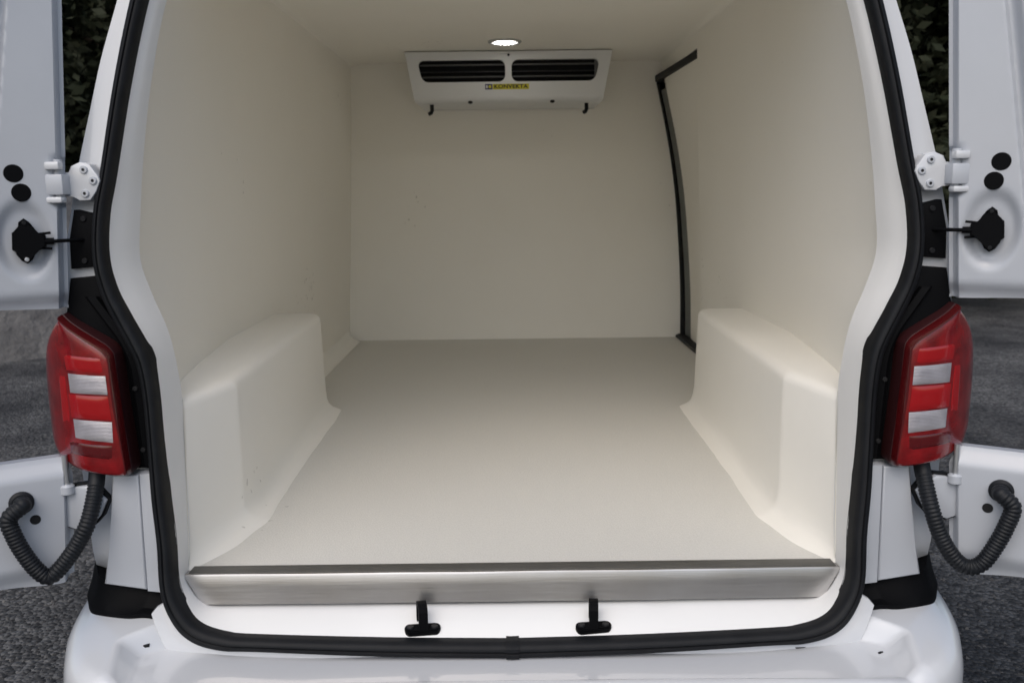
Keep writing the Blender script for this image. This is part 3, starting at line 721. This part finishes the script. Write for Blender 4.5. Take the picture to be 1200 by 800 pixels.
bm = bmesh.new(); box(bm, .352+UX, .366+UX, uy(1.16)+.014, uy(1.16)+.03, 1.122, 1.200, .002); obj('vent_side_plate', bm, SLAT, unit, UL)
for x, z, r in ((.0, 1.219, .005),):
    bm = bmesh.new(); disc(bm, front(x, z, 0), (0, -1, -.2), r, .003, 14, .001); obj('screw', bm, PLAG, unit, UL)
for x in (-.16, .18):
    bm = bmesh.new(); disc(bm, (x+UX, uy(ZB)+.016, ZB-.023), (0, -.5, -1), .010, .003, 14, .001); obj('latch', bm, PLAG, unit, UL)
for x in (-.313, .335):
    bm = bmesh.new(); tube(bm, [(x, 2.30, 1.036), (x, 2.30, 1.012), (x-.004, 2.296, 1.003), (x-.012, 2.290, .998)], .008, 12); obj('drain_spout', bm, PLAG, unit, UL)
# maker's sticker: blue-white mark and yellow band with lettering
def flat(name, x0, x1, z0, z1, o, m, par, loc=(0, 0, 0)):
    bm = bmesh.new(); vs = [front(x, z, o) for x, z in ((x0, z0), (x1, z0), (x1, z1), (x0, z1))]
    grid(bm, [vs[:2], [vs[3], vs[2]]]); return obj(name, bm, m, par, loc, smooth=False)
stk = flat('sticker', -.066, .083, 1.088, 1.109, -.0012, YEL, unit, UL)
flat('sticker_mark', -.097, -.067, 1.088, 1.109, -.0012, BLU, stk)
flat('sticker_mark', -.094, -.086, 1.093, 1.104, -.0020, WHI, stk)
flat('sticker_mark', -.082, -.072, 1.093, 1.104, -.0020, YEL, stk)
fc = bpy.data.curves.new('lettering', 'FONT'); fc.body = 'KONVEKTA'; fc.size = .0225; fc.align_x = 'CENTER'; fc.align_y = 'CENTER'; fc.offset = .0006; fc.extrude = .0003; fc.space_character = 1.06
to = bpy.data.objects.new('tmp', fc); col.objects.link(to); bpy.context.view_layer.update()
dg = bpy.context.evaluated_depsgraph_get(); tm = bpy.data.meshes.new_from_object(to.evaluated_get(dg)); bpy.data.objects.remove(to)
xs = [v.co.x for v in tm.vertices]; sc = .138/(max(xs)-min(xs))
for v in tm.vertices:
    x, z = v.co.x*sc + .0085, 1.0985 + v.co.y*.95; v.co = Vector(front(x, z, -.0022 - v.co.z))
tm.materials.clear(); link('sticker_lettering', tm, INK, stk, smooth=False)

# ------------------------------------------------------------------ ceiling lamp
cl = tag(empty('ceiling_lamp', (-.004, 1.985, ZO + 1.2375)), 'small round lit lamp set into the cream ceiling', 'lamp')
bm = bmesh.new(); rows = []
for r, z in ((.063, .001), (.064, -.004), (.061, -.0075), (.054, -.0085), (.050, -.006), (.049, .001)):
    rows.append([(r*math.cos(2*math.pi*k/40), r*math.sin(2*math.pi*k/40), z) for k in range(40)])
grid(bm, rows, True); obj('rim', bm, ZINC, cl)
bm = bmesh.new(); disc(bm, (0, 0, -.001), (0, 0, -1), .0495, .003, 36, .001); ln = obj('lens', bm, LENS_ON, cl)
ledm = None
for rr_, nn_ in ((0, 1), (.017, 6), (.034, 12)):
    for k in range(nn_):
        a = 2*math.pi*k/nn_
        if ledm is None:
            bm = bmesh.new(); disc(bm, (0, 0, 0), (0, 0, -1), .0055, .003, 12, .0015); o = obj('led', bm, LED_ON, ln); ledm = o.data
        else:
            o = bpy.data.objects.new('led', ledm); col.objects.link(o); o.parent = ln
        o.location = (rr_*math.cos(a), rr_*math.sin(a), -.004)

# ------------------------------------------------------------------ trees behind the van and the gravel heap
def foliage(seed, h, rx, ry, n, leaf):
    rnd = random.Random(seed); bm = bmesh.new()
    cl_ = []
    for i in range(190):
        z = rnd.uniform(.05, 1)*h; k = math.sqrt(max(.05, 1 - ((z/h-.42)/.62)**2)); a = rnd.uniform(0, 2*math.pi); q = rnd.uniform(.25, 1.0)
        cl_.append((rx*k*q*math.cos(a), ry*k*q*math.sin(a), z, rnd.uniform(.25, .55)))
    for i in range(n):
        cx, cy, cz, cr_ = rnd.choice(cl_)
        v = Vector((rnd.gauss(0, 1), rnd.gauss(0, 1), rnd.gauss(0, 1))).normalized()*cr_*rnd.uniform(.6, 1.1)
        p = Vector((cx, cy, cz)) + v; p.z = max(.02, p.z)
        t = Vector((rnd.gauss(0, 1), rnd.gauss(0, 1), rnd.gauss(0, .6) - .4)).normalized(); nn = (v.normalized() + Vector((rnd.gauss(0, .5), rnd.gauss(0, .5), rnd.gauss(0, .5)+.3))).normalized()
        u = t.cross(nn).normalized(); L = leaf*rnd.uniform(.6, 1.3)
        vs = [bm.verts.new(p - t*L*.5), bm.verts.new(p + u*L*.28), bm.verts.new(p + t*L*.6), bm.verts.new(p - u*L*.28)]
        bm.faces.new(vs)
    me = bpy.data.meshes.new('foliage'); bm.to_mesh(me); bm.free(); me.materials.append(LEAF); return me
def trunk(h):
    bm = bmesh.new(); tube(bm, [(0, 0, -.05), (.03, 0, h*.3), (0, .05, h*.6), (.04, 0, h*.92)], [.16, .12, .08, .02], 10)
    for k in range(9):
        a = k*2.4; z = h*(.2 + .07*k); tube(bm, [(0, 0, z), (.5*math.cos(a), .5*math.sin(a), z+.25), (1.1*math.cos(a), 1.1*math.sin(a), z+.4)], [.05, .03, .01], 6)
    me = bpy.data.meshes.new('trunk'); bmesh.ops.recalc_face_normals(bm, faces=bm.faces); bm.to_mesh(me); bm.free(); me.materials.append(BARK); return me
FM = [foliage(3, 5.6, 1.8, 1.6, 26000, .13), foliage(11, 5.0, 1.9, 1.6, 26000, .13)]; TM = [trunk(5.4), trunk(4.8)]
spots = [(-6.9, 9.6, 0), (-4.6, 9.2, 1), (-5.6, 11.2, 0), (-2.6, 10.6, 1), (4.2, 8.6, 1), (6.8, 9.4, 0), (5.4, 11.0, 1), (2.6, 10.4, 0)]
for i, (x, y, k) in enumerate(spots):
    t = tag(empty('evergreen_tree', (x, y, 0)), 'dense dark evergreen tree growing beyond the gravel heap' if x < 0 else 'dense dark evergreen tree growing beyond the sliding door side', 'tree', 'evergreens beyond the gravel heap' if x < 0 else 'evergreens beyond the sliding door side')
    t.rotation_euler.z = i*1.3
    for nm, me in (('crown', FM[k]), ('trunk', TM[k])):
        o = bpy.data.objects.new(nm, me); col.objects.link(o); o.parent = t
bm = bmesh.new(); rows = []
for j in range(15):
    r = j/14; rows.append([])
    for k in range(40):
        a = 2*math.pi*k/40; rad = r*2.1*(1 + .12*noise.noise((math.cos(a), math.sin(a), 2))); z = 2.55*(1-r)**.9*(1 - .25*(1-r)**3) + .06*noise.noise((rad*math.cos(a)*2, rad*math.sin(a)*2, 1))*(1-r)
        rows[-1].append((rad*math.cos(a)*1.1, rad*math.sin(a), max(z, 0) if j < 14 else -.02))
grid(bm, rows, True)
hp = obj('gravel_heap', bm, GRAV, None, (-5.3, 7.0, 0), recalc=True); tag(hp, 'dark grey heap of gravel in front of the evergreens', 'gravel heap')
